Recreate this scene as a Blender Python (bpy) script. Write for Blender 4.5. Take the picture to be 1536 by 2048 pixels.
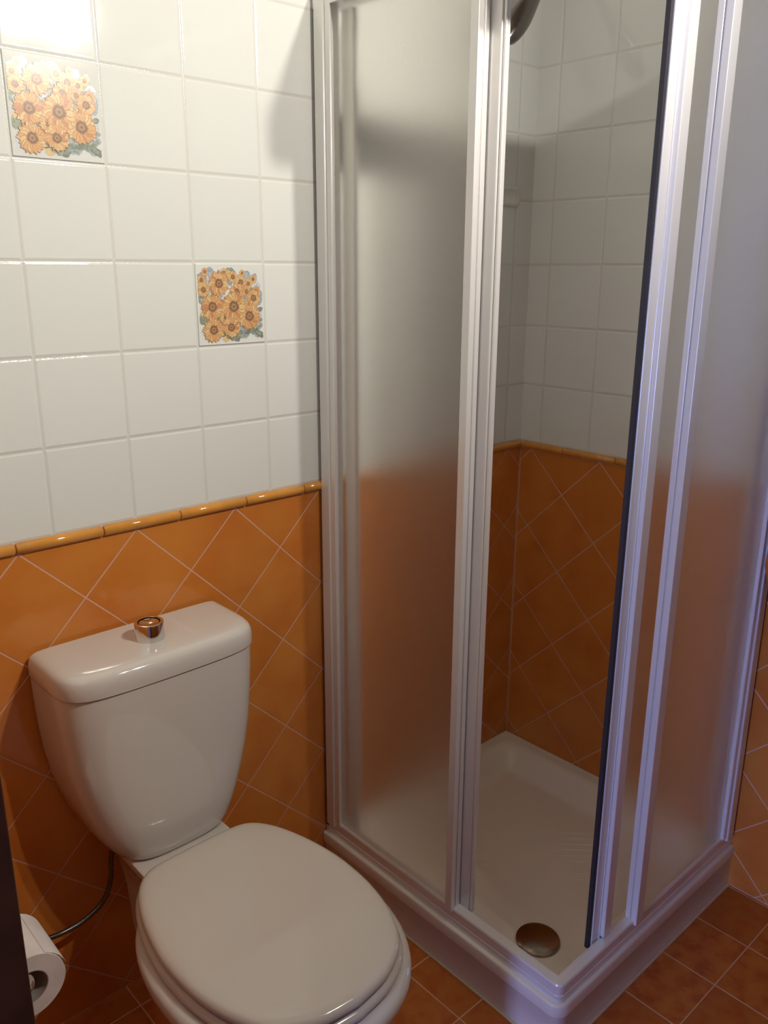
import bpy, bmesh, math, random
from mathutils import Vector, Matrix
random.seed(4)
PI = math.pi
for o in list(bpy.data.objects): bpy.data.objects.remove(o)
S = bpy.context.scene
COL = S.collection

# ------------------------------------------------------------------ camera
YAW, PITCH, ROLL = math.radians(42.5517), math.radians(-16.2438), math.radians(0.2448)
CAM = Vector((-1.7704, -1.3869, 1.4345))
fw = Vector((math.sin(YAW)*math.cos(PITCH), math.cos(YAW)*math.cos(PITCH), math.sin(PITCH)))
r0 = Vector((math.cos(YAW), -math.sin(YAW), 0)); u0 = r0.cross(fw)
rt = r0*math.cos(ROLL)+u0*math.sin(ROLL); up = u0*math.cos(ROLL)-r0*math.sin(ROLL)
cd = bpy.data.cameras.new('camera'); cam = bpy.data.objects.new('camera', cd); COL.objects.link(cam)
M3 = Matrix((rt, up, -fw)).transposed()
cam.matrix_world = Matrix.Translation(CAM) @ M3.to_4x4()
cd.sensor_fit = 'HORIZONTAL'; cd.sensor_width = 36.0; cd.lens = 1677.1082/1536*36.0; cd.clip_start = .02
S.camera = cam
# ------------------------------------------------------------------ light and exposure
SPOT_W = 43.0         # watts of each of the two spot bulbs of the ceiling lamp
BULB_COL = (1.0, .93, .83)
SPOT_AIM = (-1.50, 0.0, 1.86)
DAY = 95.0             # daylight through the hall window
S.view_settings.view_transform = 'Standard'; S.view_settings.look = 'None'
S.view_settings.gamma = 1.0; S.view_settings.exposure = 0.0; S.view_settings.use_curve_mapping = False
S.cycles.max_bounces = 14; S.cycles.transmission_bounces = 14; S.cycles.blur_glossy = 0.0
w = bpy.data.worlds.new('world'); S.world = w; w.use_nodes = True
w.node_tree.nodes['Background'].inputs[0].default_value = (.35, .42, .6, 1)
w.node_tree.nodes['Background'].inputs[1].default_value = 0.02
ld = bpy.data.lights.new('hall_daylight', 'AREA'); ld.shape = 'RECTANGLE'; ld.size = .20; ld.size_y = .7
ld.energy = DAY; ld.color = (.33, .42, 1.0)
lo = bpy.data.objects.new('hall_daylight', ld); COL.objects.link(lo)
lo.location = (-5.93, -1.44, 1.30); lo.rotation_euler = (PI/2, 0, -PI/2)

# ------------------------------------------------------------------ node helper
class NT:
    def __init__(s, name):
        s.m = bpy.data.materials.new(name); s.m.use_nodes = True; s.t = s.m.node_tree
        s.b = s.t.nodes['Principled BSDF']; s.out = s.t.nodes['Material Output']
        s.geo = None
    def n(s, t): return s.t.nodes.new(t)
    def l(s, a, b): s.t.links.new(a, b)
    def sock(s, node_in, v):
        if isinstance(v, (int, float)): node_in.default_value = v
        else: s.l(v, node_in)
    def m_(s, op, a, b=0.0, c=None):
        x = s.n('ShaderNodeMath'); x.operation = op; s.sock(x.inputs[0], a); s.sock(x.inputs[1], b)
        if c is not None: s.sock(x.inputs[2], c)
        return x.outputs[0]
    def xyz(s):
        if not s.geo:
            g = s.n('ShaderNodeTexCoord'); sp = s.n('ShaderNodeSeparateXYZ'); s.l(g.outputs['Object'], sp.inputs[0]); s.geo = (g, sp)
        return s.geo[1].outputs
    def mixc(s, f, a, b):
        x = s.n('ShaderNodeMix'); x.data_type = 'RGBA'
        s.sock(x.inputs[0], f)
        for i, v in ((6, a), (7, b)):
            if isinstance(v, tuple): x.inputs[i].default_value = (*v, 1) if len(v) == 3 else v
            else: s.l(v, x.inputs[i])
        return x.outputs[2]
    def noise(s, scale, detail=3, vec=None):
        x = s.n('ShaderNodeTexNoise'); x.inputs['Scale'].default_value = scale; x.inputs['Detail'].default_value = detail
        s.xyz(); s.l(vec if vec else s.geo[0].outputs['Object'], x.inputs['Vector']); return x.outputs['Fac']
    def bump(s, h, dist, strength=1.0):
        x = s.n('ShaderNodeBump'); x.inputs['Distance'].default_value = dist; x.inputs['Strength'].default_value = strength
        s.l(h, x.inputs['Height']); s.l(x.outputs[0], s.b.inputs['Normal'])
    def smooth(s, v, a, b):
        x = s.n('ShaderNodeMapRange'); x.interpolation_type = 'SMOOTHSTEP'; s.sock(x.inputs[0], v)
        x.inputs[1].default_value = a; x.inputs[2].default_value = b; return x.outputs[0]

def simple(name, col, rough=.4, metal=0.0, spec=.5, noise=None, coat=0.0):
    k = NT(name); k.b.inputs['Roughness'].default_value = rough; k.b.inputs['Metallic'].default_value = metal
    k.b.inputs['Specular IOR Level'].default_value = spec; k.b.inputs['Coat Weight'].default_value = coat
    k.b.inputs['Coat Roughness'].default_value = .03
    nz = k.noise(noise[0] if noise else 60, 3)
    amt = noise[1] if noise else .04
    c2 = tuple(max(0, c*(1-amt*2)) for c in col)
    k.l(k.mixc(k.smooth(nz, .3, .7), c2, col), k.b.inputs['Base Color'])
    return k.m

TW = .15; DG = .2121; Z0 = 1.4423; ZD = .9727
def cell(k, v, pitch):      # distance to the nearest line of a grid of this pitch (v in metres), and the cell number
    q = k.m_('DIVIDE', v, pitch); fr = k.m_('FRACT', q)
    d = k.m_('SUBTRACT', .5, k.m_('ABSOLUTE', k.m_('SUBTRACT', fr, .5)))
    return k.m_('MULTIPLY', d, pitch), k.m_('FLOOR', q)
def wall_mat(name, ax, white0, apex0, corner=None):
    k = NT(name); o = k.xyz(); h = o[ax]; z = o[2]
    # white square tiles
    dx, cx = cell(k, k.m_('SUBTRACT', h, white0-30*TW), TW); dz, cz = cell(k, k.m_('SUBTRACT', z, Z0-30*TW), TW)
    dw = k.m_('MINIMUM', dx, dz)
    # diagonal tiles
    a = k.m_('SUBTRACT', h, apex0-40*DG); b = k.m_('SUBTRACT', z, ZD)
    d1, c1 = cell(k, k.m_('ADD', a, b), DG); d2, c2 = cell(k, k.m_('SUBTRACT', a, b), DG)
    do = k.m_('MULTIPLY', k.m_('MINIMUM', d1, d2), .7071)
    do = k.m_('MINIMUM', do, k.m_('ABSOLUTE', k.m_('SUBTRACT', z, .002)))
    do = k.m_('MINIMUM', do, k.m_('ABSOLUTE', k.m_('SUBTRACT', z, ZD+.0005)))
    if corner is not None: do = k.m_('MINIMUM', do, k.m_('ABSOLUTE', k.m_('SUBTRACT', h, corner)))
    top = k.m_('GREATER_THAN', z, .982)
    def rnd(p, q):
        c = k.n('ShaderNodeCombineXYZ'); k.l(p, c.inputs[0]); k.l(q, c.inputs[1])
        wn = k.n('ShaderNodeTexWhiteNoise'); wn.noise_dimensions = '2D'; k.l(c.outputs[0], wn.inputs['Vector']); return wn.outputs['Value']
    rw, ro = rnd(cx, cz), rnd(c1, c2)
    nz = k.noise(9, 4); nf = k.noise(38, 4)
    white = k.mixc(rw, (.715, .742, .71), (.745, .77, .74)); 
    gw = k.smooth(dw, .0008, .0022)
    white = k.mixc(gw, (.67, .665, .61), white)
    org = k.mixc(ro, (.55, .195, .033), (.61, .225, .042))
    org = k.mixc(k.smooth(nz, .3, .75), org, (.52, .150, .024)); org = k.mixc(k.m_('MULTIPLY', nf, .25), org, (.66, .26, .06))
    go = k.smooth(do, .0009, .0017)
    org = k.mixc(go, (.64, .37, .27), org)
    k.l(k.mixc(top, org, white), k.b.inputs['Base Color'])
    rg = k.m_('ADD', k.m_('MULTIPLY', k.m_('SUBTRACT', 1.0, k.m_('MULTIPLY', k.m_('MINIMUM', 1.0, 1.0), go)), .3), .13)
    rgw = k.m_('ADD', k.m_('MULTIPLY', k.m_('SUBTRACT', 1.0, gw), .12), .075)
    r = k.m_('ADD', k.m_('MULTIPLY', rg, k.m_('SUBTRACT', 1.0, top)), k.m_('MULTIPLY', rgw, top)); k.l(r, k.b.inputs['Roughness'])
    k.b.inputs['Specular IOR Level'].default_value = .5
    # relief: soft pillowed white edges with small ripples, flat orange tiles with a thin joint
    hw = k.m_('ADD', k.smooth(dw, .0004, .0055), k.m_('MULTIPLY', k.noise(300, 1), k.m_('MULTIPLY', k.m_('SUBTRACT', 1.0, k.smooth(dw, .002, .007)), .22)))
    hw = k.m_('ADD', hw, k.m_('MULTIPLY', k.noise(22, 2), .16))
    ho = k.m_('ADD', k.m_('MULTIPLY', k.smooth(do, .0005, .0022), .45), k.m_('MULTIPLY', k.noise(28, 3), .10))
    hh = k.m_('ADD', k.m_('MULTIPLY', hw, top), k.m_('MULTIPLY', ho, k.m_('SUBTRACT', 1.0, top)))
    k.bump(hh, .0012)
    return k.m

M = {}
M['wallA'] = wall_mat('wall_tiles_back', 0, -.814, -.6888, -.0025)
M['wallB'] = wall_mat('wall_tiles_right', 1, -.0631, -.0377, -.0025)
M['wallC'] = wall_mat('wall_tiles_left', 1, -.02, -.05)
M['wallD'] = wall_mat('wall_tiles_front', 0, -.814, -.6888)
def floor_mat():
    k = NT('terracotta_floor_tiles'); o = k.xyz()
    d1, c1 = cell(k, k.m_('SUBTRACT', o[0], -.006-40*.1515), .1515); d2, c2 = cell(k, k.m_('SUBTRACT', o[1], -.8215-40*.1515), .1515)
    d = k.m_('MINIMUM', d1, d2)
    c = k.n('ShaderNodeCombineXYZ'); k.l(c1, c.inputs[0]); k.l(c2, c.inputs[1])
    wn = k.n('ShaderNodeTexWhiteNoise'); k.l(c.outputs[0], wn.inputs['Vector'])
    col = k.mixc(wn.outputs['Value'], (.46, .15, .028), (.56, .185, .036)); col = k.mixc(k.smooth(k.noise(30, 5), .35, .7), col, (.42, .10, .018))
    g = k.smooth(d, .0012, .002); k.l(k.mixc(g, (.72, .42, .27), col), k.b.inputs['Base Color'])
    k.b.inputs['Roughness'].default_value = .32
    k.bump(k.m_('ADD', k.smooth(d, .0006, .002), k.m_('MULTIPLY', k.noise(45, 3), .25)), .0009); return k.m
M['floor'] = floor_mat()
M['ceil'] = simple('ceiling_paint', (.54, .45, .37), .8, noise=(8, .02))
M['plaster'] = simple('hall_plaster', (.35, .34, .33), .8)
M['trim'] = simple('glazed_ochre_border', (.66, .29, .05), .10, noise=(20, .08), coat=.5)
M['ceramic'] = simple('white_ceramic', (.60, .56, .515), .06, coat=.5, noise=(3, .01))
M['dish'] = simple('glazed_white_dish', (.74, .73, .68), .15, coat=.4)
M['seat'] = simple('white_seat_plastic', (.60, .55, .485), .12, noise=(5, .01), coat=.2)
M['tray'] = simple('cream_tray_enamel', (.78, .73, .65), .24, noise=(4, .015))
M['alu'] = simple('white_lacquered_aluminium', (.80, .79, .77), .28, metal=.25, noise=(6, .01))
M['dark'] = simple('dark_seal_and_gap', (.02, .018, .022), .6)
M['chrome'] = simple('polished_chrome', (.80, .78, .76), .07, metal=1.0)
M['drain'] = simple('dull_chrome_drain', (.33, .28, .23), .2, metal=1.0)
M['steel'] = simple('satin_steel_shower_head', (.20, .18, .165), .25, metal=1.0)
M['braid'] = simple('braided_steel_hose', (.20, .19, .18), .35, metal=.9, noise=(500, .3))
M['paper'] = simple('soft_toilet_paper', (.78, .74, .71), .95, spec=.1, noise=(25, .05))
M['card'] = simple('grey_cardboard_core', (.33, .30, .27), .9)
M['wood'] = simple('dark_brown_wood', (.055, .022, .014), .4, noise=(14, .25))
M['clothr'] = simple('red_cotton', (.42, .03, .03), .95, spec=.1)
M['clotho'] = simple('orange_cotton', (.55, .16, .05), .95, spec=.1)
M['caulk'] = simple('cream_sealant', (.72, .60, .38), .6)
M['black'] = simple('lamp_metal', (.6, .6, .6), .3, metal=.9)
def frosted():
    k = NT('frosted_acrylic'); t = k.t
    g = k.n('ShaderNodeBsdfGlass'); g.inputs['Roughness'].default_value = .46; g.inputs['IOR'].default_value = 1.13
    g.inputs['Color'].default_value = (1, .995, .98, 1); g.distribution = 'MULTI_GGX'
    d = k.n('ShaderNodeBsdfTranslucent'); d.inputs[0].default_value = (.90, .88, .84, 1)
    df = k.n('ShaderNodeBsdfDiffuse'); df.inputs[0].default_value = (.72, .70, .66, 1)
    m1 = k.n('ShaderNodeMixShader'); m1.inputs[0].default_value = .12; k.l(d.outputs[0], m1.inputs[1]); k.l(df.outputs[0], m1.inputs[2])
    m2 = k.n('ShaderNodeMixShader'); m2.inputs[0].default_value = .035; k.l(g.outputs[0], m2.inputs[1]); k.l(m1.outputs[0], m2.inputs[2])
    k.l(m2.outputs[0], k.out.inputs['Surface']); t.nodes.remove(k.b)
    nz = k.noise(420, 2); b = k.n('ShaderNodeBump'); b.inputs['Distance'].default_value = .0004; k.l(nz, b.inputs['Height']); k.l(b.outputs[0], g.inputs['Normal'])
    return k.m
M['frost'] = frosted()
def emis(name, col, s):
    k = NT(name); k.b.inputs['Emission Color'].default_value = (*col, 1); k.b.inputs['Emission Strength'].default_value = s; return k.m
M['bulb'] = emis('lit_bulb', BULB_COL, 12.0)
M['sky'] = emis('window_daylight', (.42, .52, 1.0), 6.0)

# ------------------------------------------------------------------ mesh helpers
def link(name, me, mat, parent=None, smooth=True, bev=0, sub=0):
    o = bpy.data.objects.new(name, me); COL.objects.link(o)
    for m in (mat if isinstance(mat, (list, tuple)) else [mat]): me.materials.append(m)
    for p in me.polygons: p.use_smooth = smooth
    if parent: o.parent = parent; o.matrix_parent_inverse = Matrix.Translation(-parent.location)
    if bev:
        b = o.modifiers.new('bevel', 'BEVEL'); b.width = bev; b.segments = 3; b.limit_method = 'ANGLE'; b.angle_limit = .6; b.harden_normals = False
    if sub:
        s = o.modifiers.new('subd', 'SUBSURF'); s.levels = sub; s.render_levels = sub
    if smooth and not sub:
        try: me.shade_auto_smooth = True
        except Exception: pass
    return o
def done(bm, name, mat, parent=None, smooth=True, bev=0, sub=0, sharp=35):
    bmesh.ops.recalc_face_normals(bm, faces=bm.faces)
    if smooth and sharp:
        for e in bm.edges:
            if len(e.link_faces) == 2 and e.calc_face_angle(0) > math.radians(sharp): e.smooth = False
    me = bpy.data.meshes.new(name); bm.to_mesh(me); bm.free()
    return link(name, me, mat, parent, smooth, bev, sub)
def box(bm, x0, x1, y0, y1, z0, z1, mi=0):
    vs = [bm.verts.new((x, y, z)) for x in (x0, x1) for y in (y0, y1) for z in (z0, z1)]
    for f in ((0,1,3,2), (4,6,7,5), (0,4,5,1), (2,3,7,6), (0,2,6,4), (1,5,7,3)):
        fc = bm.faces.new([vs[i] for i in f]); fc.material_index = mi
def B(name, bx, mat, parent=None, bev=0, smooth=False):
    bm = bmesh.new()
    for b in bx: box(bm, *b)
    return done(bm, name, mat, parent, smooth or bev > 0, bev)
def loft(bm, rings, cap0=True, cap1=True, closed=True):
    R = [[bm.verts.new(p) for p in r] for r in rings]; n = len(R[0])
    for a, b in zip(R, R[1:]):
        for i in range(n if closed else n-1): bm.faces.new((a[i], a[(i+1) % n], b[(i+1) % n], b[i]))
    if cap0: bm.faces.new(R[0])
    if cap1: bm.faces.new(R[-1])
    return R
def lathe(bm, prof, c, axis=Vector((0,0,1)), n=40, cap0=True, cap1=True):
    axis = axis.normalized(); q = Vector((0,0,1)).rotation_difference(axis); c = Vector(c)
    rings = [[c + q @ Vector((r*math.cos(2*PI*i/n), r*math.sin(2*PI*i/n), z)) for i in range(n)] for r, z in prof]
    loft(bm, rings, cap0, cap1)
def tube(bm, pts, r, n=14, rr=None):
    pts = [Vector(p) for p in pts]; rings = []; prev = None
    for i, p in enumerate(pts):
        t = (pts[min(i+1, len(pts)-1)]-pts[max(i-1, 0)]).normalized()
        if prev is None: a = t.orthogonal().normalized()
        else: a = (prev - t*prev.dot(t)).normalized()
        prev = a; b = t.cross(a); q = rr[i] if rr else r
        rings.append([p + a*q*math.cos(2*PI*k/n) + b*q*math.sin(2*PI*k/n) for k in range(n)])
    loft(bm, rings)
def spline(P, k=8):
    P = [Vector(p) for p in P]; out = []
    for i in range(len(P)-1):
        a, b, c, d = P[max(i-1, 0)], P[i], P[i+1], P[min(i+2, len(P)-1)]
        for j in range(k):
            t = j/k; out.append(.5*((2*b)+(c-a)*t+(2*a-5*b+4*c-d)*t*t+(3*b-3*c+d-a)*t**3))
    return out+[P[-1]]
def thing(name, label, cat, loc=(0,0,0), group=None):
    o = bpy.data.objects.new(name, None); COL.objects.link(o); o.location = loc; o.empty_display_size = .05
    return tag(o, label, cat, group)
def tag(o, label, cat, group=None):
    o['label'] = label; o['category'] = cat
    if group: o['group'] = group
    return o
def struct(o): o['kind'] = 'structure'; return o

# ------------------------------------------------------------------ room shell
XL, YF, ZC = -1.60, -2.75, 2.70
struct(B('wall_back', [(XL-.12, .12, 0, .12, -.02, ZC)], M['wallA']))
struct(B('wall_right', [(0, .12, YF-.12, 0, -.02, ZC)], M['wallB']))
struct(B('wall_left', [(XL-.12, XL, -.712, 0, -.02, ZC), (XL-.12, XL, YF-.12, -1.56, -.02, ZC), (XL-.12, XL, -1.56, -.712, 2.055, ZC)], M['wallC']))
struct(B('wall_front', [(XL, 0, YF-.12, YF, -.02, ZC)], M['wallD']))
struct(B('ceiling', [(-6.1, .12, YF-.12, .12, ZC, ZC+.1)], M['ceil']))
struct(B('floor', [(-6.1, .12, YF-.12, .12, -.10, 0)], M['floor']))
struct(B('trim_1', [(XL-.13, XL+.004, -.735, -.712, 0, 2.03), (XL-.13, XL+.004, -1.56, -1.537, 0, 2.03), (XL-.13, XL+.004, -1.56, -.712, 2.03, 2.054)], M['wood'], bev=.002))
# hallway behind the photographer, ending in the window that lets the blue daylight in
struct(B('wall_hall_left', [(-6.0, XL-.12, -.70, -.60, 0, ZC)], M['plaster']))
struct(B('wall_hall_right', [(-6.0, XL-.12, YF-.12, YF, 0, ZC)], M['plaster']))
struct(B('wall_hall_end', [(-6.1, -6.0, YF, -.70, 0, .9), (-6.1, -6.0, YF, -.70, 2.0, ZC), (-6.1, -6.0, YF, -1.66, .9, 2.0), (-6.1, -6.0, -1.26, -.70, .9, 2.0)], M['plaster']))
win = struct(B('window_1', [(-6.05, -6.01, -1.66, -1.62, .9, 2.0), (-6.05, -6.01, -1.30, -1.26, .9, 2.0), (-6.05, -6.01, -1.66, -1.26, .9, .94), (-6.05, -6.01, -1.66, -1.26, 1.96, 2.0)], M['ceil']))
B('window_pane', [(-6.04, -6.03, -1.62, -1.30, .94, 1.96)], M['sky'], win)

# ochre half-round border at the top of the orange tiles
def half_round(bm, a, b, fixed, axis):
    n = 10; rings = []
    L = b-a; zc = ZD+.0105
    for s, k in ((0, .80), (.012, 1.0), (1-.012, 1.0), (1, .80)):
        p = a+L*s; ring = []
        for i in range(n+1):
            t = -PI/2+PI*i/n; r = .0098*k
            dd = -(r*math.cos(t)*1.05)-.0002; zz = zc+r*math.sin(t)
            ring.append((p, fixed+dd, zz) if axis == 0 else (fixed+dd, p, zz))
        rings.append(ring)
    loft(bm, rings)
bm = bmesh.new(); js = [XL+.0]+[-1.4815, -1.330, -1.1775, -1.025, -.8775, -.732, -.583, -.433, -.283, -.1335, -.0012]
for p, q in zip(js, js[1:]): half_round(bm, p+.0008, q-.0008, 0, 0)
struct(done(bm, 'trim_2', M['trim'], sharp=50))
bm = bmesh.new(); js = [YF]+[-1.797-.15*i for i in range(6, 0, -1)]+[-1.797, -1.647, -1.497, -1.347, -1.197, -1.047, -.897, -.747, -.597, -.447, -.297, -.143, -.0108]
for p, q in zip(js, js[1:]): half_round(bm, p+.0008, q-.0008, 0, 1)
struct(done(bm, 'trim_3', M['trim'], sharp=50))

# ------------------------------------------------------------------ sunflower decor tiles
pm = [simple('petal_amber', (.72, .41, .18), .25, noise=(300, .08)), simple('petal_yellow', (.76, .54, .26), .25, noise=(300, .08)),
      simple('petal_rust', (.60, .28, .14), .25, noise=(300, .08)), simple('flower_centre_brown', (.36, .19, .10), .25, noise=(900, .3)),
      simple('leaf_sage', (.33, .38, .29), .25, noise=(200, .15)), simple('leaf_blue_grey', (.42, .48, .53), .25, noise=(200, .15)),
      simple('pale_blue_wash', (.62, .66, .76), .25, noise=(100, .1)), simple('petal_edge_brown', (.50, .27, .13), .25, noise=(300, .1)),
      simple('centre_light', (.58, .36, .2), .25, noise=(900, .3)), simple('leaf_dark', (.24, .28, .24), .25, noise=(200, .15))]
FL = [(230,190,70,.5), (620,205,75,.6), (150,345,95,.6), (800,290,105,.6), (1230,335,80,.5), (1000,215,60,.5), (1120,420,95,.7), (960,390,125,.7),
      (180,525,125,.7), (1290,560,85,.8), (1080,572,100,.8), (870,575,150,.8), (1225,700,150,.8), (500,410,205,.9), (630,1050,150,.9),
      (345,850,225,1), (1120,1050,235,1), (790,855,255,1), (350,1290,210,1), (720,1255,185,1)]
LV = [(420,610,110,4,-.8), (140,655,80,4,.3), (520,790,90,9,1.3), (1020,725,100,5,1.5), (1340,930,90,9,.3), (1340,1130,90,5,0), (1330,1270,110,5,.5), (1310,1390,130,9,-.6),
      (1060,1370,150,4,.6), (880,1430,130,9,.9), (690,1440,110,4,-.5), (560,1330,100,9,1.5), (440,1075,90,9,.5), (1000,1250,110,5,.2), (860,1130,90,4,1.2),
      (760,400,70,5,.8), (540,640,60,6,0), (1290,860,60,6,1), (1060,290,50,6,.4), (300,250,60,6,.7), (1200,520,70,5,-.7), (240,370,60,5,1.4), (560,1110,90,9,1.2),
      (90,250,40,5,.4), (1300,460,50,6,1.2), (740,340,55,9,0), (200,980,70,4,1.1), (480,1200,60,9,.2), (1190,1340,80,4,1.5), (1000,1440,90,5,0), (590,190,50,5,1), (960,280,40,5,.3)]
def decor_tile(x0, zt, label):
    x1 = x0+TW; z0 = zt-TW; g = .0022
    root = B('decorative_tile', [(x0+g, x1-g, -.0022, .002, z0+g, zt-g)], simple('decor_tile_glaze', (.73, .755, .72), .10, noise=(9, .02)), bev=.0009)
    tag(root, label, 'tile', 'sunflower tiles set among the white wall tiles')
    bm = bmesh.new(); lay = [0]
    def P(X, Y):
        u = (X-95)/1310; v = (Y-120)/1400
        return x0+.0075+u*.1350+.0, zt-.0095-v*.1325
    sc = .1350/1310
    def poly(pts, mi, dep):
        vs = []
        for x, z in pts:
            x = min(max(x, x0+.005+.0008*math.sin(z*900)), x1-.006+.0008*math.sin(z*700)); z = min(max(z, z0+.006+.0008*math.sin(x*800)), zt-.007)
            vs.append(bm.verts.new((x, -.0024-dep, z)))
        try: f = bm.faces.new(vs); f.material_index = mi
        except ValueError: pass
    rnd = random.Random(7)
    dep = 0.0
    # soft washes beneath everything
    for i in range(90):
        X, Y = rnd.uniform(140, 1360), rnd.uniform(210, 1440); c = P(X, Y); r = rnd.uniform(60, 130)*sc; dep += 7e-7
        poly([(c[0]+r*math.cos(t)*rnd.uniform(.7, 1.1), c[1]+r*math.sin(t)*rnd.uniform(.7, 1.1)) for t in [k*PI/6 for k in range(12)]], rnd.choice([6, 6, 1, 5, 4, 0, 1, 6, 5]), dep)
    for X, Y, s, mi, an in LV:
        for q in range(2):
            c = P(X, Y); s2 = s*sc*(1 if q == 0 else .55); dep += 7e-7
            pts = []
            for k in range(14):
                t = 2*PI*k/14; r = s2*(.62+.38*abs(math.cos(t)))*(1+.16*math.sin(5*t+X)); a = r*math.cos(t); b = r*math.sin(t)*.62
                pts.append((c[0]+a*math.cos(an)-b*math.sin(an), c[1]+a*math.sin(an)+b*math.cos(an)))
            poly(pts, mi if q == 0 else {4: 9, 9: 4, 5: 4, 6: 5}[mi], dep)
    for X, Y, R, w_ in FL:
        c = P(X, Y); R *= sc*1.10; n = 19 if R > .013 else 13; ph = rnd.uniform(0, 1)
        for ring, (rs, sh) in enumerate(((1.0, 0), (.90, .5))):
            for k in range(n):
                t = 2*PI*(k+sh+ph+rnd.uniform(-.12, .12))/n; rr = R*rs*rnd.uniform(.86, 1.04); wd = R*.165*rnd.uniform(.8, 1.1)
                mi = rnd.choice([0, 0, 1, 2] if ring == 0 else [1, 0, 1, 0, 2])
                if w_ < .75: mi = rnd.choice([1, 1, 0])
                ct, st = math.cos(t), math.sin(t)
                def pl(sc_w, a0, a1, m_i, d):
                    poly([(c[0]+ct*rr*a-st*wd*b*sc_w, c[1]+st*rr*a+ct*wd*b*sc_w) for a, b in ((a0, -.35), (.62, -1), (.84, -.7), (a1, 0), (.84, .7), (.62, 1), (a0, .35))], m_i, d)
                dep += 7e-7; pl(1.25, .2, 1.04, 7, dep)  # darker brown printed edge around each petal
                dep += 7e-7; pl(1.0, .25, 1.0, mi, dep)
        for fr, mi in ((.40, 7), (.34, 3), (.20, 8), (.09, 3)):
            dep += 7e-7; ph2 = rnd.uniform(0, 1)
            poly([(c[0]+R*fr*math.cos(2*PI*k/14)*(1+.12*math.sin(4*k+ph2)), c[1]+R*fr*math.sin(2*PI*k/14)*(1+.12*math.cos(3*k))) for k in range(14)], mi, dep)
    pr_ = done(bm, 'sunflower_print', pm, root, smooth=False)
    for f in pr_.data.polygons:
        pass
    return root
decor_tile(-.814-3*TW, Z0+2*TW, 'glazed sunflower picture tile higher up at the far left of the white wall')
decor_tile(-.814-TW, Z0, 'glazed sunflower picture tile lower down, nearer the shower, on the white wall')

# ------------------------------------------------------------------ shower tray
TX, TY, TZ = -.694, -.702, .112
tr = thing('shower_tray', 'square cream shower tray with raised rim in the tiled corner', 'shower tray', (TX/2, TY/2, 0))
def zh(x, y):
    dl = x-TX; df = y-TY; dr = -x; db = -y
    def s(d, a, b):
        t = min(max((d-a)/(b-a), 0), 1); return t*t*(3-2*t)
    kx = min(s(dl, .034, .085), s(dr, .030, .10)); ky = min(s(df, .034, .085), s(db, .030, .10))
    k = kx*ky
    dd = math.hypot(x+.533, y+.533)
    return TZ-.052*k-.006*k*max(0, 1-dd/.6)
N = 96; bm = bmesh.new(); G = []; CR = .024; cxr, cyr = TX+.004+CR, TY+.004+CR
for i in range(N+1):
    row = []
    for j in range(N+1):
        x = TX+.004+(-TX-.005)*i/N; y = TY+.004+(-TY-.005)*j/N; z = zh(x, y)
        if x < cxr and y < cyr:                     # round the free corner
            a, b = (cxr-x)/CR, (cyr-y)/CR; m_ = max(a, b)/math.hypot(a, b); x, y = cxr-a*m_*CR, cyr-b*m_*CR
        row.append(bm.verts.new((x, y, z)))
    G.append(row)
for i in range(N):
    for j in range(N): bm.faces.new((G[i][j], G[i+1][j], G[i+1][j+1], G[i][j+1]))
line = [G[0][j] for j in range(N, -1, -1)]+[G[i][0] for i in range(1, N+1)]
nrm = []
for v in line:
    if v.co.x < cxr and v.co.y < cyr: n_ = Vector((v.co.x-cxr, v.co.y-cyr, 0)).normalized()
    elif v.co.y >= cyr: n_ = Vector((-1, 0, 0))
    else: n_ = Vector((0, -1, 0))
    nrm.append(n_)
prev = line
for off, dz in ((.0015, .0004), (.0030, .0014), (.004, .0042), (.004, .026), (.0033, .029), (.0005, .031), (.0005, TZ-.0005)):
    cur = [bm.verts.new((v.co.x+n_.x*off, v.co.y+n_.y*off, TZ-dz)) for v, n_ in zip(line, nrm)]
    for a in range(len(line)-1): bm.faces.new((prev[a], prev[a+1], cur[a+1], cur[a]))
    prev = cur
done(bm, 'basin', M['tray'], tr, sharp=60)
bm = bmesh.new(); rng = .18
def ribs(cx, cy, L, n):
    d = Vector((1, -1, 0)).normalized(); e = Vector((1, 1, 0)).normalized()
    for k in range(n):
        q = (k-(n-1)/2); l2 = L*(1-.35*abs(q)/(n/2)); c = Vector((cx, cy, 0))+e*q*.021
        P_ = [c+d*l2*(t/8-.5) for t in range(9)]
        P_ = [Vector((p.x, p.y, zh(p.x, p.y)-.0005)) for p in P_]
        tube(bm, P_, .003, 8, rr=[.0005, .0022, .003, .003, .003, .003, .003, .0022, .0005])
ribs(-.235, -.445, .17, 9); done(bm, 'anti_slip_ribs', M['tray'], tr)
bm = bmesh.new(); ribs(-.445, -.235, .17, 9); done(bm, 'anti_slip_ribs', M['tray'], tr)
dr = Vector((-.5345, -.5325, zh(-.5345, -.5325)))
bm = bmesh.new(); lathe(bm, [(.046, -.001), (.0475, .003), (.046, .0062), (.041, .0085), (.030, .0108), (.016, .0120), (.003, .0124)], dr, n=48)
done(bm, 'drain_cover', M['drain'], tr)['label'] = 'round dull chrome domed drain cover'
B('sealant_bead', [(TX-.0015, TX+.003, TY, -.001, .0002, .0035), (TX, -.001, TY-.0015, TY+.003, .0002, .0035)], M['caulk'], tr)

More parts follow.
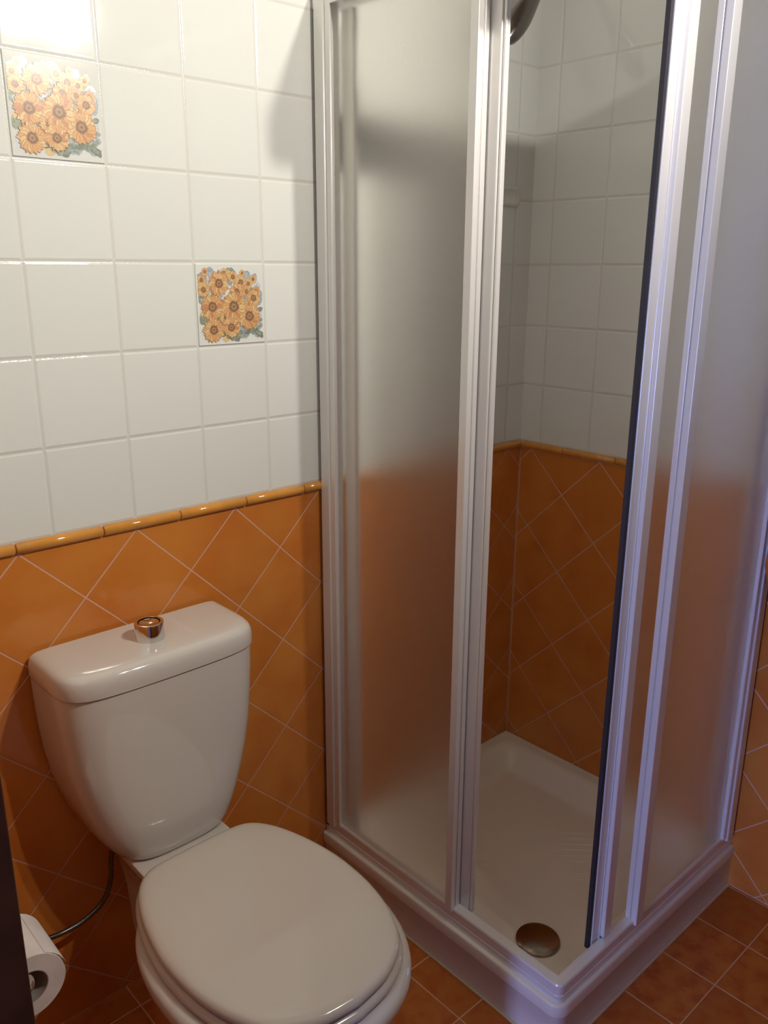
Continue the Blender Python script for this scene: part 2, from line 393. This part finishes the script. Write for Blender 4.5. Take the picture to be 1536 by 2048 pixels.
# ------------------------------------------------------------------ shower enclosure
en = thing('shower_enclosure', 'corner shower enclosure of frosted panels in white aluminium frames with doors slid open', 'shower enclosure', (-.69, -.70, TZ))
ZB, ZT = TZ+.0002, 1.928
def mp(side, s0, s1, d0, d1, z0, z1):
    if side == 0: return (-.689+d0, -.689+d1, -s1, -s0, z0, z1)
    return (-s1, -s0, -.699+d0, -.699+d1, z0, z1)
for side in (0, 1):
    q = lambda *a: mp(side, *a)
    wp = B('wall_post', [q(.008, .036, 0, .030, ZB+.026, ZT), q(.036, .0515, .004, .028, ZB+.034, ZT)], M['alu'], en, bev=.0022)
    B('post_gap_strip', [q(.0006, .0082, .006, .026, ZB, ZT)], M['dark'], wp)  # black strip filling the gap between wall and post
    a, b = ((.402, .419), (.409, .4345))[side]
    B('fixed_panel', [q(.0505, a+.001, .0125, .0165, TZ+.04, ZT-.032)], M['frost'], en)
    st = B('panel_stile', [q(a, b, 0, .0125, ZB+.030, ZT-.03), q(a, b-.003, .0125, .0155, ZB+.032, ZT-.03), q(a, b, .0155, .0265, ZB+.030, ZT-.03)], M['alu'], en, bev=.0012)
    # sliding door
    e = (.4465, .5465)[side]
    dd = B('sliding_door', [q(.075, e-.04, .0370, .0405, TZ+.038, ZT-.032)], M['frost'], en)
    if side == 1:
        B('door_stile', [q(e-.050, e, .031, .045, TZ+.030, ZT-.04), q(e-.050, e-.0245, .020, .0315, TZ+.042, ZT-.032), q(e-.0245, e-.0215, .0285, .0315, TZ+.034, ZT-.032)], M['alu'], dd, bev=.0016)
        B('door_seal', [q(e, e+.0085, .034, .042, TZ+.028, ZT-.04)], M['dark'], dd)['label'] = 'black magnetic seal strip'
    else:
        B('door_stile', [q(e-.045, e-.006, .0295, .045, TZ+.030, ZT-.04), q(e-.006, e, .033, .044, TZ+.030, ZT-.04)], M['alu'], dd, bev=.0022)
    B('rear_door_stile', [q(.0535, .086, .032, .044, TZ+.030, ZT-.04)], M['alu'], dd, bev=.0015)
def rail(name, z0, z1, prof, z_in, stop):
    # L-shaped rail swept round the corner; prof is a list of (inset, height)
    bm = bmesh.new(); rings = []
    def pt(s, ins):
        x0, y0 = -.684, -.694; r = .016
        if s == 0: return (x0+ins, -.0012)
        if s == 100: return (-.0012, y0+ins)
        t = PI+PI/2*(s-1)/8.0; rr = max(r-ins, .0001)
        if ins > r: return (x0+ins, y0+ins)
        return (x0+r+rr*math.cos(t), y0+r+rr*math.sin(t))
    for s in [0]+list(range(1, 10))+[100]:
        rings.append([(*pt(s, i_), z_) for i_, z_ in prof])
    loft(bm, rings)
    return done(bm, name, M['alu'], en, sharp=28)
rail('bottom_rail', 0, 0, [(0, ZB), (0, ZB+.014), (.0016, ZB+.016), (.0010, ZB+.036), (.003, ZB+.039), (.020, ZB+.040), (.022, ZB+.0375), (.024, ZB+.0375), (.0245, ZB)], 0, 0)
B('door_track', [mp(0, .002, .59, .029, .0345, ZB, ZB+.026), mp(1, .002, .60, .029, .0345, ZB, ZB+.026)], M['alu'], en, bev=.0008)
rail('top_rail', 0, 0, [(0, ZT-.033), (-.001, ZT-.025), (-.001, ZT), (.003, ZT+.004), (.046, ZT+.004), (.048, ZT), (.048, ZT-.033)], 0, 0)

# ------------------------------------------------------------------ shower head and soap dish
sh = thing('wall_shower', 'grey metal shower head on a short arm from the tiled wall above the tray', 'shower', (-.10, -.001, 2.07))
bm = bmesh.new(); A = Vector((-.262, -.113, 1.890)); Bp = Vector((-.10, -.085, 2.052)); pts = [A.lerp(Bp, t/14) for t in range(15)]
tube(bm, pts, .02, 24, rr=[.010, .0195, .0235, .0255, .0262, .0258, .0245, .0225, .0205, .0185, .0170, .0158, .015, .0145, .014])
done(bm, 'shower_head', M['steel'], sh)
bm = bmesh.new(); tube(bm, spline([(-.10, -.085, 2.052), (-.075, -.070, 2.075), (-.06, -.04, 2.08), (-.06, -.0012, 2.08)]), .010, 16)
done(bm, 'arm', M['chrome'], sh)
bm = bmesh.new(); lathe(bm, [(.026, 0), (.026, .004), (.018, .010), (.011, .013)], (-.06, -.0008, 2.08), Vector((0, -1, 0))); done(bm, 'wall_flange', M['chrome'], sh)
so = thing('soap_dish', 'shallow white ceramic soap dish fixed to the shower wall', 'soap dish', (-.125, -.001, 1.60))
def rrect(x0, x1, z0, z1, r, y, n=6):
    out = []
    for cx, cz, t0 in ((x1-r, z1-r, 0), (x0+r, z1-r, 90), (x0+r, z0+r, 180), (x1-r, z0+r, 270)):
        for k in range(n+1):
            t = math.radians(t0+90*k/n); out.append((cx+r*math.cos(t), y, cz+r*math.sin(t)))
    return out
bm = bmesh.new(); loft(bm, [rrect(-.195, -.055, 1.578, 1.624, .016, -.0008), rrect(-.195, -.055, 1.578, 1.624, .016, -.004), rrect(-.192, -.058, 1.581, 1.621, .014, -.0062),
    rrect(-.187, -.063, 1.586, 1.616, .012, -.0060), rrect(-.183, -.067, 1.590, 1.612, .010, -.0025)])
done(bm, 'dish', M['dish'], so, sharp=50)

# ------------------------------------------------------------------ toilet
CX = -1.151
to = thing('toilet', 'white close-coupled ceramic toilet with closed lid below the sunflower tiles', 'toilet', (CX, -.40, 0))
def csec(hw, dpt, z, back=-.011, n_=3.6, N_=72, sk=0.0):
    out = []
    for k in range(N_+1):
        t = PI*k/N_; c, s = math.cos(t), math.sin(t)
        x = hw*math.copysign(abs(c)**(2/n_), c); y = -dpt*abs(s)**(2/n_)
        # front face is gently bowed
        out.append((CX+.005+x, back+y*(1-.05*(x/hw)**2), z))
    return out
bm = bmesh.new(); rings = []
for z, hw, dp, n_ in ((.4065, .100, .152, 5), (.4075, .107, .157, 5), (.412, .1145, .160, 5), (.425, .125, .161, 5), (.447, .138, .1615, 5), (.475, .150, .162, 5), (.515, .163, .162, 5.2), (.56, .1745, .162, 5.4), (.61, .1825, .162, 5.6), (.67, .1875, .1625, 5.8), (.72, .1895, .163, 6), (.7525, .190, .163, 6)):
    rings.append(csec(hw-.0022, dp, z, n_=n_))
loft(bm, rings); done(bm, 'cistern', M['ceramic'], to, sharp=50)
bm = bmesh.new(); rings = []
for z, i in ((.7545, .0035), (.7555, .0005), (.759, 0), (.774, .0003), (.784, .0018), (.790, .005), (.794, .0105), (.7962, .018), (.7972, .030), (.7976, .05)):
    rings.append(csec(.1895-i, .1665-i, z, back=-.0105, n_=6.5))
loft(bm, rings); done(bm, 'cistern_lid', M['ceramic'], to, sharp=60)
bp = Vector((-1.147, -.091, .797))
bm = bmesh.new(); lathe(bm, [(.0258, -.001), (.0258, .0305), (.0250, .0322), (.0235, .0328), (.0200, .0322)], bp, n=48, cap1=False); bt = done(bm, 'flush_button', M['chrome'], to)
bm = bmesh.new(); lathe(bm, [(.0196, .018), (.0192, .0292), (.0175, .0305), (.009, .0270), (.002, .0262)], bp, n=40); done(bm, 'push_cap', M['chrome'], bt)
HALF = [(0, -.2105), (.055, -.2115), (.092, -.2155), (.118, -.232), (.141, -.268), (.160, -.325), (.1715, -.39), (.1735, -.44), (.1690, -.50), (.1520, -.565), (.1190, -.622), (.0650, -.655), (0, -.6655)]
def seatring(scale, z, cy=-.44, shift=0, back=None):
    H = [Vector((p[0], p[1], 0)) for p in HALF]; sp = spline(H, 5); right = [(p.x, p.y) for p in sp]
    full = right+[(-x, y) for x, y in right[-2:0:-1]]
    out = []
    for x, y in full:
        r = math.hypot(x, y-cy); kk = (r+scale)/r
        X, Y = x*kk, cy+(y-cy)*kk+shift
        if back is not None: Y = min(Y, back)
        out.append((CX+.001+X, Y, z))
    return out
bm = bmesh.new(); loft(bm, [seatring(*a) for a in ((-.010, .4195), (-.003, .4205), (0, .4245), (.0, .4285), (-.0025, .4335), (-.008, .4368), (-.018, .4388), (-.045, .4398), (-.09, .4402))])
lid = done(bm, 'seat_lid', M['seat'], to, sharp=60)
bm = bmesh.new(); loft(bm, [seatring(*a) for a in ((-.006, .401), (.003, .402), (.0055, .406), (.0055, .411), (.001, .4155), (-.010, .4180), (-.03, .4185))])
done(bm, 'seat', M['seat'], to, sharp=60)
# bowl: rim, waist and foot
def bowl(scale_x, y0, y1, z, n=64, pw=2.25):
    out = []; cy = (y0+y1)/2; ry = (y0-y1)/2
    for k in range(n):
        t = 2*PI*k/n; c, s = math.cos(t), math.sin(t)
        x = scale_x*math.copysign(abs(c)**(2/pw), c)
        y = cy-ry*math.copysign(abs(s)**(2/pw), s)
        out.append((CX+x, y, z))
    return out
bm = bmesh.new(); loft(bm, [bowl(*a) for a in ((.098, -.14, -.55, .001), (.100, -.138, -.553, .006), (.098, -.14, -.55, .03), (.094, -.145, -.53, .09), (.098, -.15, -.53, .15), (.118, -.16, -.56, .21), (.145, -.17, -.60, .27),
     (.166, -.185, -.64, .32), (.186, -.195, -.672, .352), (.193, -.200, -.686, .372), (.1945, -.202, -.689, .385), (.193, -.205, -.686, .394), (.186, -.212, -.676, .3985), (.155, -.24, -.64, .400))])
done(bm, 'bowl', M['ceramic'], to, sharp=60)
bm = bmesh.new()
def plat(hw, y0, y1, z, r=.03): 
    return [(x, y, z) for x, _, y in rrect(CX-hw, CX+hw, y1, y0, r, 0)]
loft(bm, [plat(.070, -.05, -.30, .20), plat(.072, -.04, -.30, .30), plat(.078, -.03, -.30, .35), plat(.090, -.03, -.30, .385), plat(.0935, -.03, -.30, .394), plat(.0925, -.032, -.298, .4035), plat(.089, -.036, -.29, .4055)])
done(bm, 'cistern_shelf', M['ceramic'], to, sharp=50)

# water supply hose behind the toilet
bm = bmesh.new(); tube(bm, spline([(-1.225, -.055, .437), (-1.231, -.050, .40), (-1.238, -.042, .352), (-1.243, -.04, .302), (-1.262, -.04, .264), (-1.298, -.04, .245), (-1.338, -.04, .241), (-1.372, -.042, .247), (-1.40, -.042, .252)]), .0048, 12)
hs = done(bm, 'supply_hose', M['braid'], to); hs['label'] = 'grey braided water hose'
bm = bmesh.new(); tube(bm, [(-1.395, -.042, .252), (-1.42, -.042, .252)], .009, 12); tube(bm, [(-1.42, -.0005, .252), (-1.42, -.055, .252)], .010, 16)
lathe(bm, [(.024, 0), (.024, .003), (.012, .008)], (-1.42, -.0006, .252), Vector((0, -1, 0)))
done(bm, 'valve', M['chrome'], hs)['label'] = 'chrome angle valve'

# ------------------------------------------------------------------ toilet roll and holder
RX, RZ, RY0, RY1, RR = -1.483, .412, -.306, -.200, .0535
rl = thing('toilet_roll', 'white toilet paper roll on a chrome holder beside the dark door frame', 'toilet roll', (RX, (RY0+RY1)/2, RZ))
bm = bmesh.new(); n = 64; ring = lambda r, y: [(RX+r*math.cos(2*PI*k/n), y, RZ+r*math.sin(2*PI*k/n)) for k in range(n)]
loft(bm, [ring(.0275, RY1), ring(RR-.001, RY1), ring(RR, RY1-.001), ring(RR, RY0+.001), ring(RR-.001, RY0), ring(.0275, RY0)], False, False)
# loose end of the sheet
loft(bm, [[(RX+(RR+.0006+.0006*k)*math.cos(math.radians(a)), y, RZ+(RR+.0006+.0006*k)*math.sin(math.radians(a))) for y in (RY1-.0005, RY0+.0005-.002*max(0,k-2))] for k, a in enumerate((60, 45, 32, 22, 14))], False, False, closed=False)
done(bm, 'paper', M['paper'], rl, sharp=40)
bm = bmesh.new(); loft(bm, [ring(.0274, RY1), ring(.0274, RY0), ring(.0262, RY0), ring(.0262, RY1), ring(.0274, RY1)], False, False); done(bm, 'cardboard_core', M['card'], rl, sharp=40)
rh = thing('toilet_roll_holder', 'chrome bracket carrying the toilet roll, fixed to the left wall', 'roll holder', (XL, -.33, RZ))
hz = RZ+.0185
bm = bmesh.new(); tube(bm, spline([(XL+.001, -.330, hz+.0), (-1.535, -.330, hz), (-1.50, -.330, hz), (-1.486, -.318, hz), (-1.483, -.300, hz), (-1.483, -.26, hz), (-1.483, -.195, hz)], 6), .0072, 16); done(bm, 'bar', M['chrome'], rh)
bm = bmesh.new(); lathe(bm, [(.022, 0), (.022, .004), (.012, .010)], (XL+.0005, -.330, hz), Vector((1, 0, 0))); done(bm, 'wall_plate', M['chrome'], rh)

# ------------------------------------------------------------------ cloth hanging on the right wall past the enclosure
cl = thing('hanging_cloth', 'red and orange cloth hanging on the wall right of the shower', 'cloth', (-.02, -.80, 1.20))
bm = bmesh.new(); rings = []
for j in range(15):
    t = j/14; z = 1.22-.49*t; hw = .05+.055*t+.012*math.sin(3*t); ring = []
    if j > 11: hw -= .012*(j-11)
    for k in range(28):
        a = 2*PI*k/28; fold = 1+.16*math.sin(5*a+t*2)
        ring.append((-.046-.022*(.4+t*.6)*math.sin(a)*fold, -.803+hw*math.cos(a)*(1+.04*math.sin(3*a)), z+(.012*math.sin(4*a) if j == 14 else 0)))
    rings.append(ring)
loft(bm, rings)
o = done(bm, 'fabric', [M['clotho'], M['clothr']], cl)
for p in o.data.polygons:
    c = p.center
    if c.z < .762+.25*(c.y+.72) + .02*math.sin(c.y*60): p.material_index = 1
bm = bmesh.new(); tube(bm, [(-.0008, -.803, 1.235), (-.03, -.803, 1.235), (-.045, -.803, 1.225), (-.05, -.803, 1.212)], .006, 12); done(bm, 'hook', M['chrome'], cl)

# ------------------------------------------------------------------ ceiling lamp with two small bulbs (out of frame; it lights the room)
LX, LY, LZ = -.655, -1.305, 2.14
lp = thing('ceiling_light', 'two-spot metal ceiling lamp above the bathroom floor', 'lamp', (LX, LY, ZC))
bm = bmesh.new(); lathe(bm, [(.06, -.001), (.06, -.02), (.05, -.026)], (LX, LY-.06, ZC)); done(bm, 'ceiling_plate', M['black'], lp)
bm = bmesh.new(); tube(bm, [(LX, LY-.06, ZC-.02), (LX, LY-.06, LZ+.02)], .008); done(bm, 'stem', M['black'], lp)
bm = bmesh.new(); tube(bm, [(LX-.09, LY-.06, LZ+.012), (LX+.09, LY-.06, LZ+.012)], .008); done(bm, 'crossbar', M['black'], lp)
for s_ in (-.07, .07):
    c = Vector((LX+s_, LY, LZ)); ax = (Vector(SPOT_AIM)-Vector((LX, LY, LZ))).normalized()
    bm = bmesh.new(); lathe(bm, [(.031, -.012), (.033, -.012), (.030, -.035), (.020, -.055), (.008, -.06), (.008, -.057), (.018, -.052), (.028, -.034)], c, ax, n=28, cap0=False, cap1=False); hsg = done(bm, 'spot_housing', M['black'], lp)
    bm = bmesh.new(); lathe(bm, [(.006, -.056), (.012, -.045), (.027, -.034), (.027, -.032)], c, ax, n=24); done(bm, 'bulb', M['bulb'], hsg)
    sl = bpy.data.lights.new('spot_bulb_light', 'SPOT'); sl.energy = SPOT_W; sl.color = BULB_COL; sl.shadow_soft_size = .018
    sl.spot_size = math.radians(143); sl.spot_blend = 1.0
    so_ = bpy.data.objects.new('spot_bulb_light', sl); COL.objects.link(so_); so_.location = c
    so_.rotation_euler = ax.to_track_quat('-Z', 'Y').to_euler()
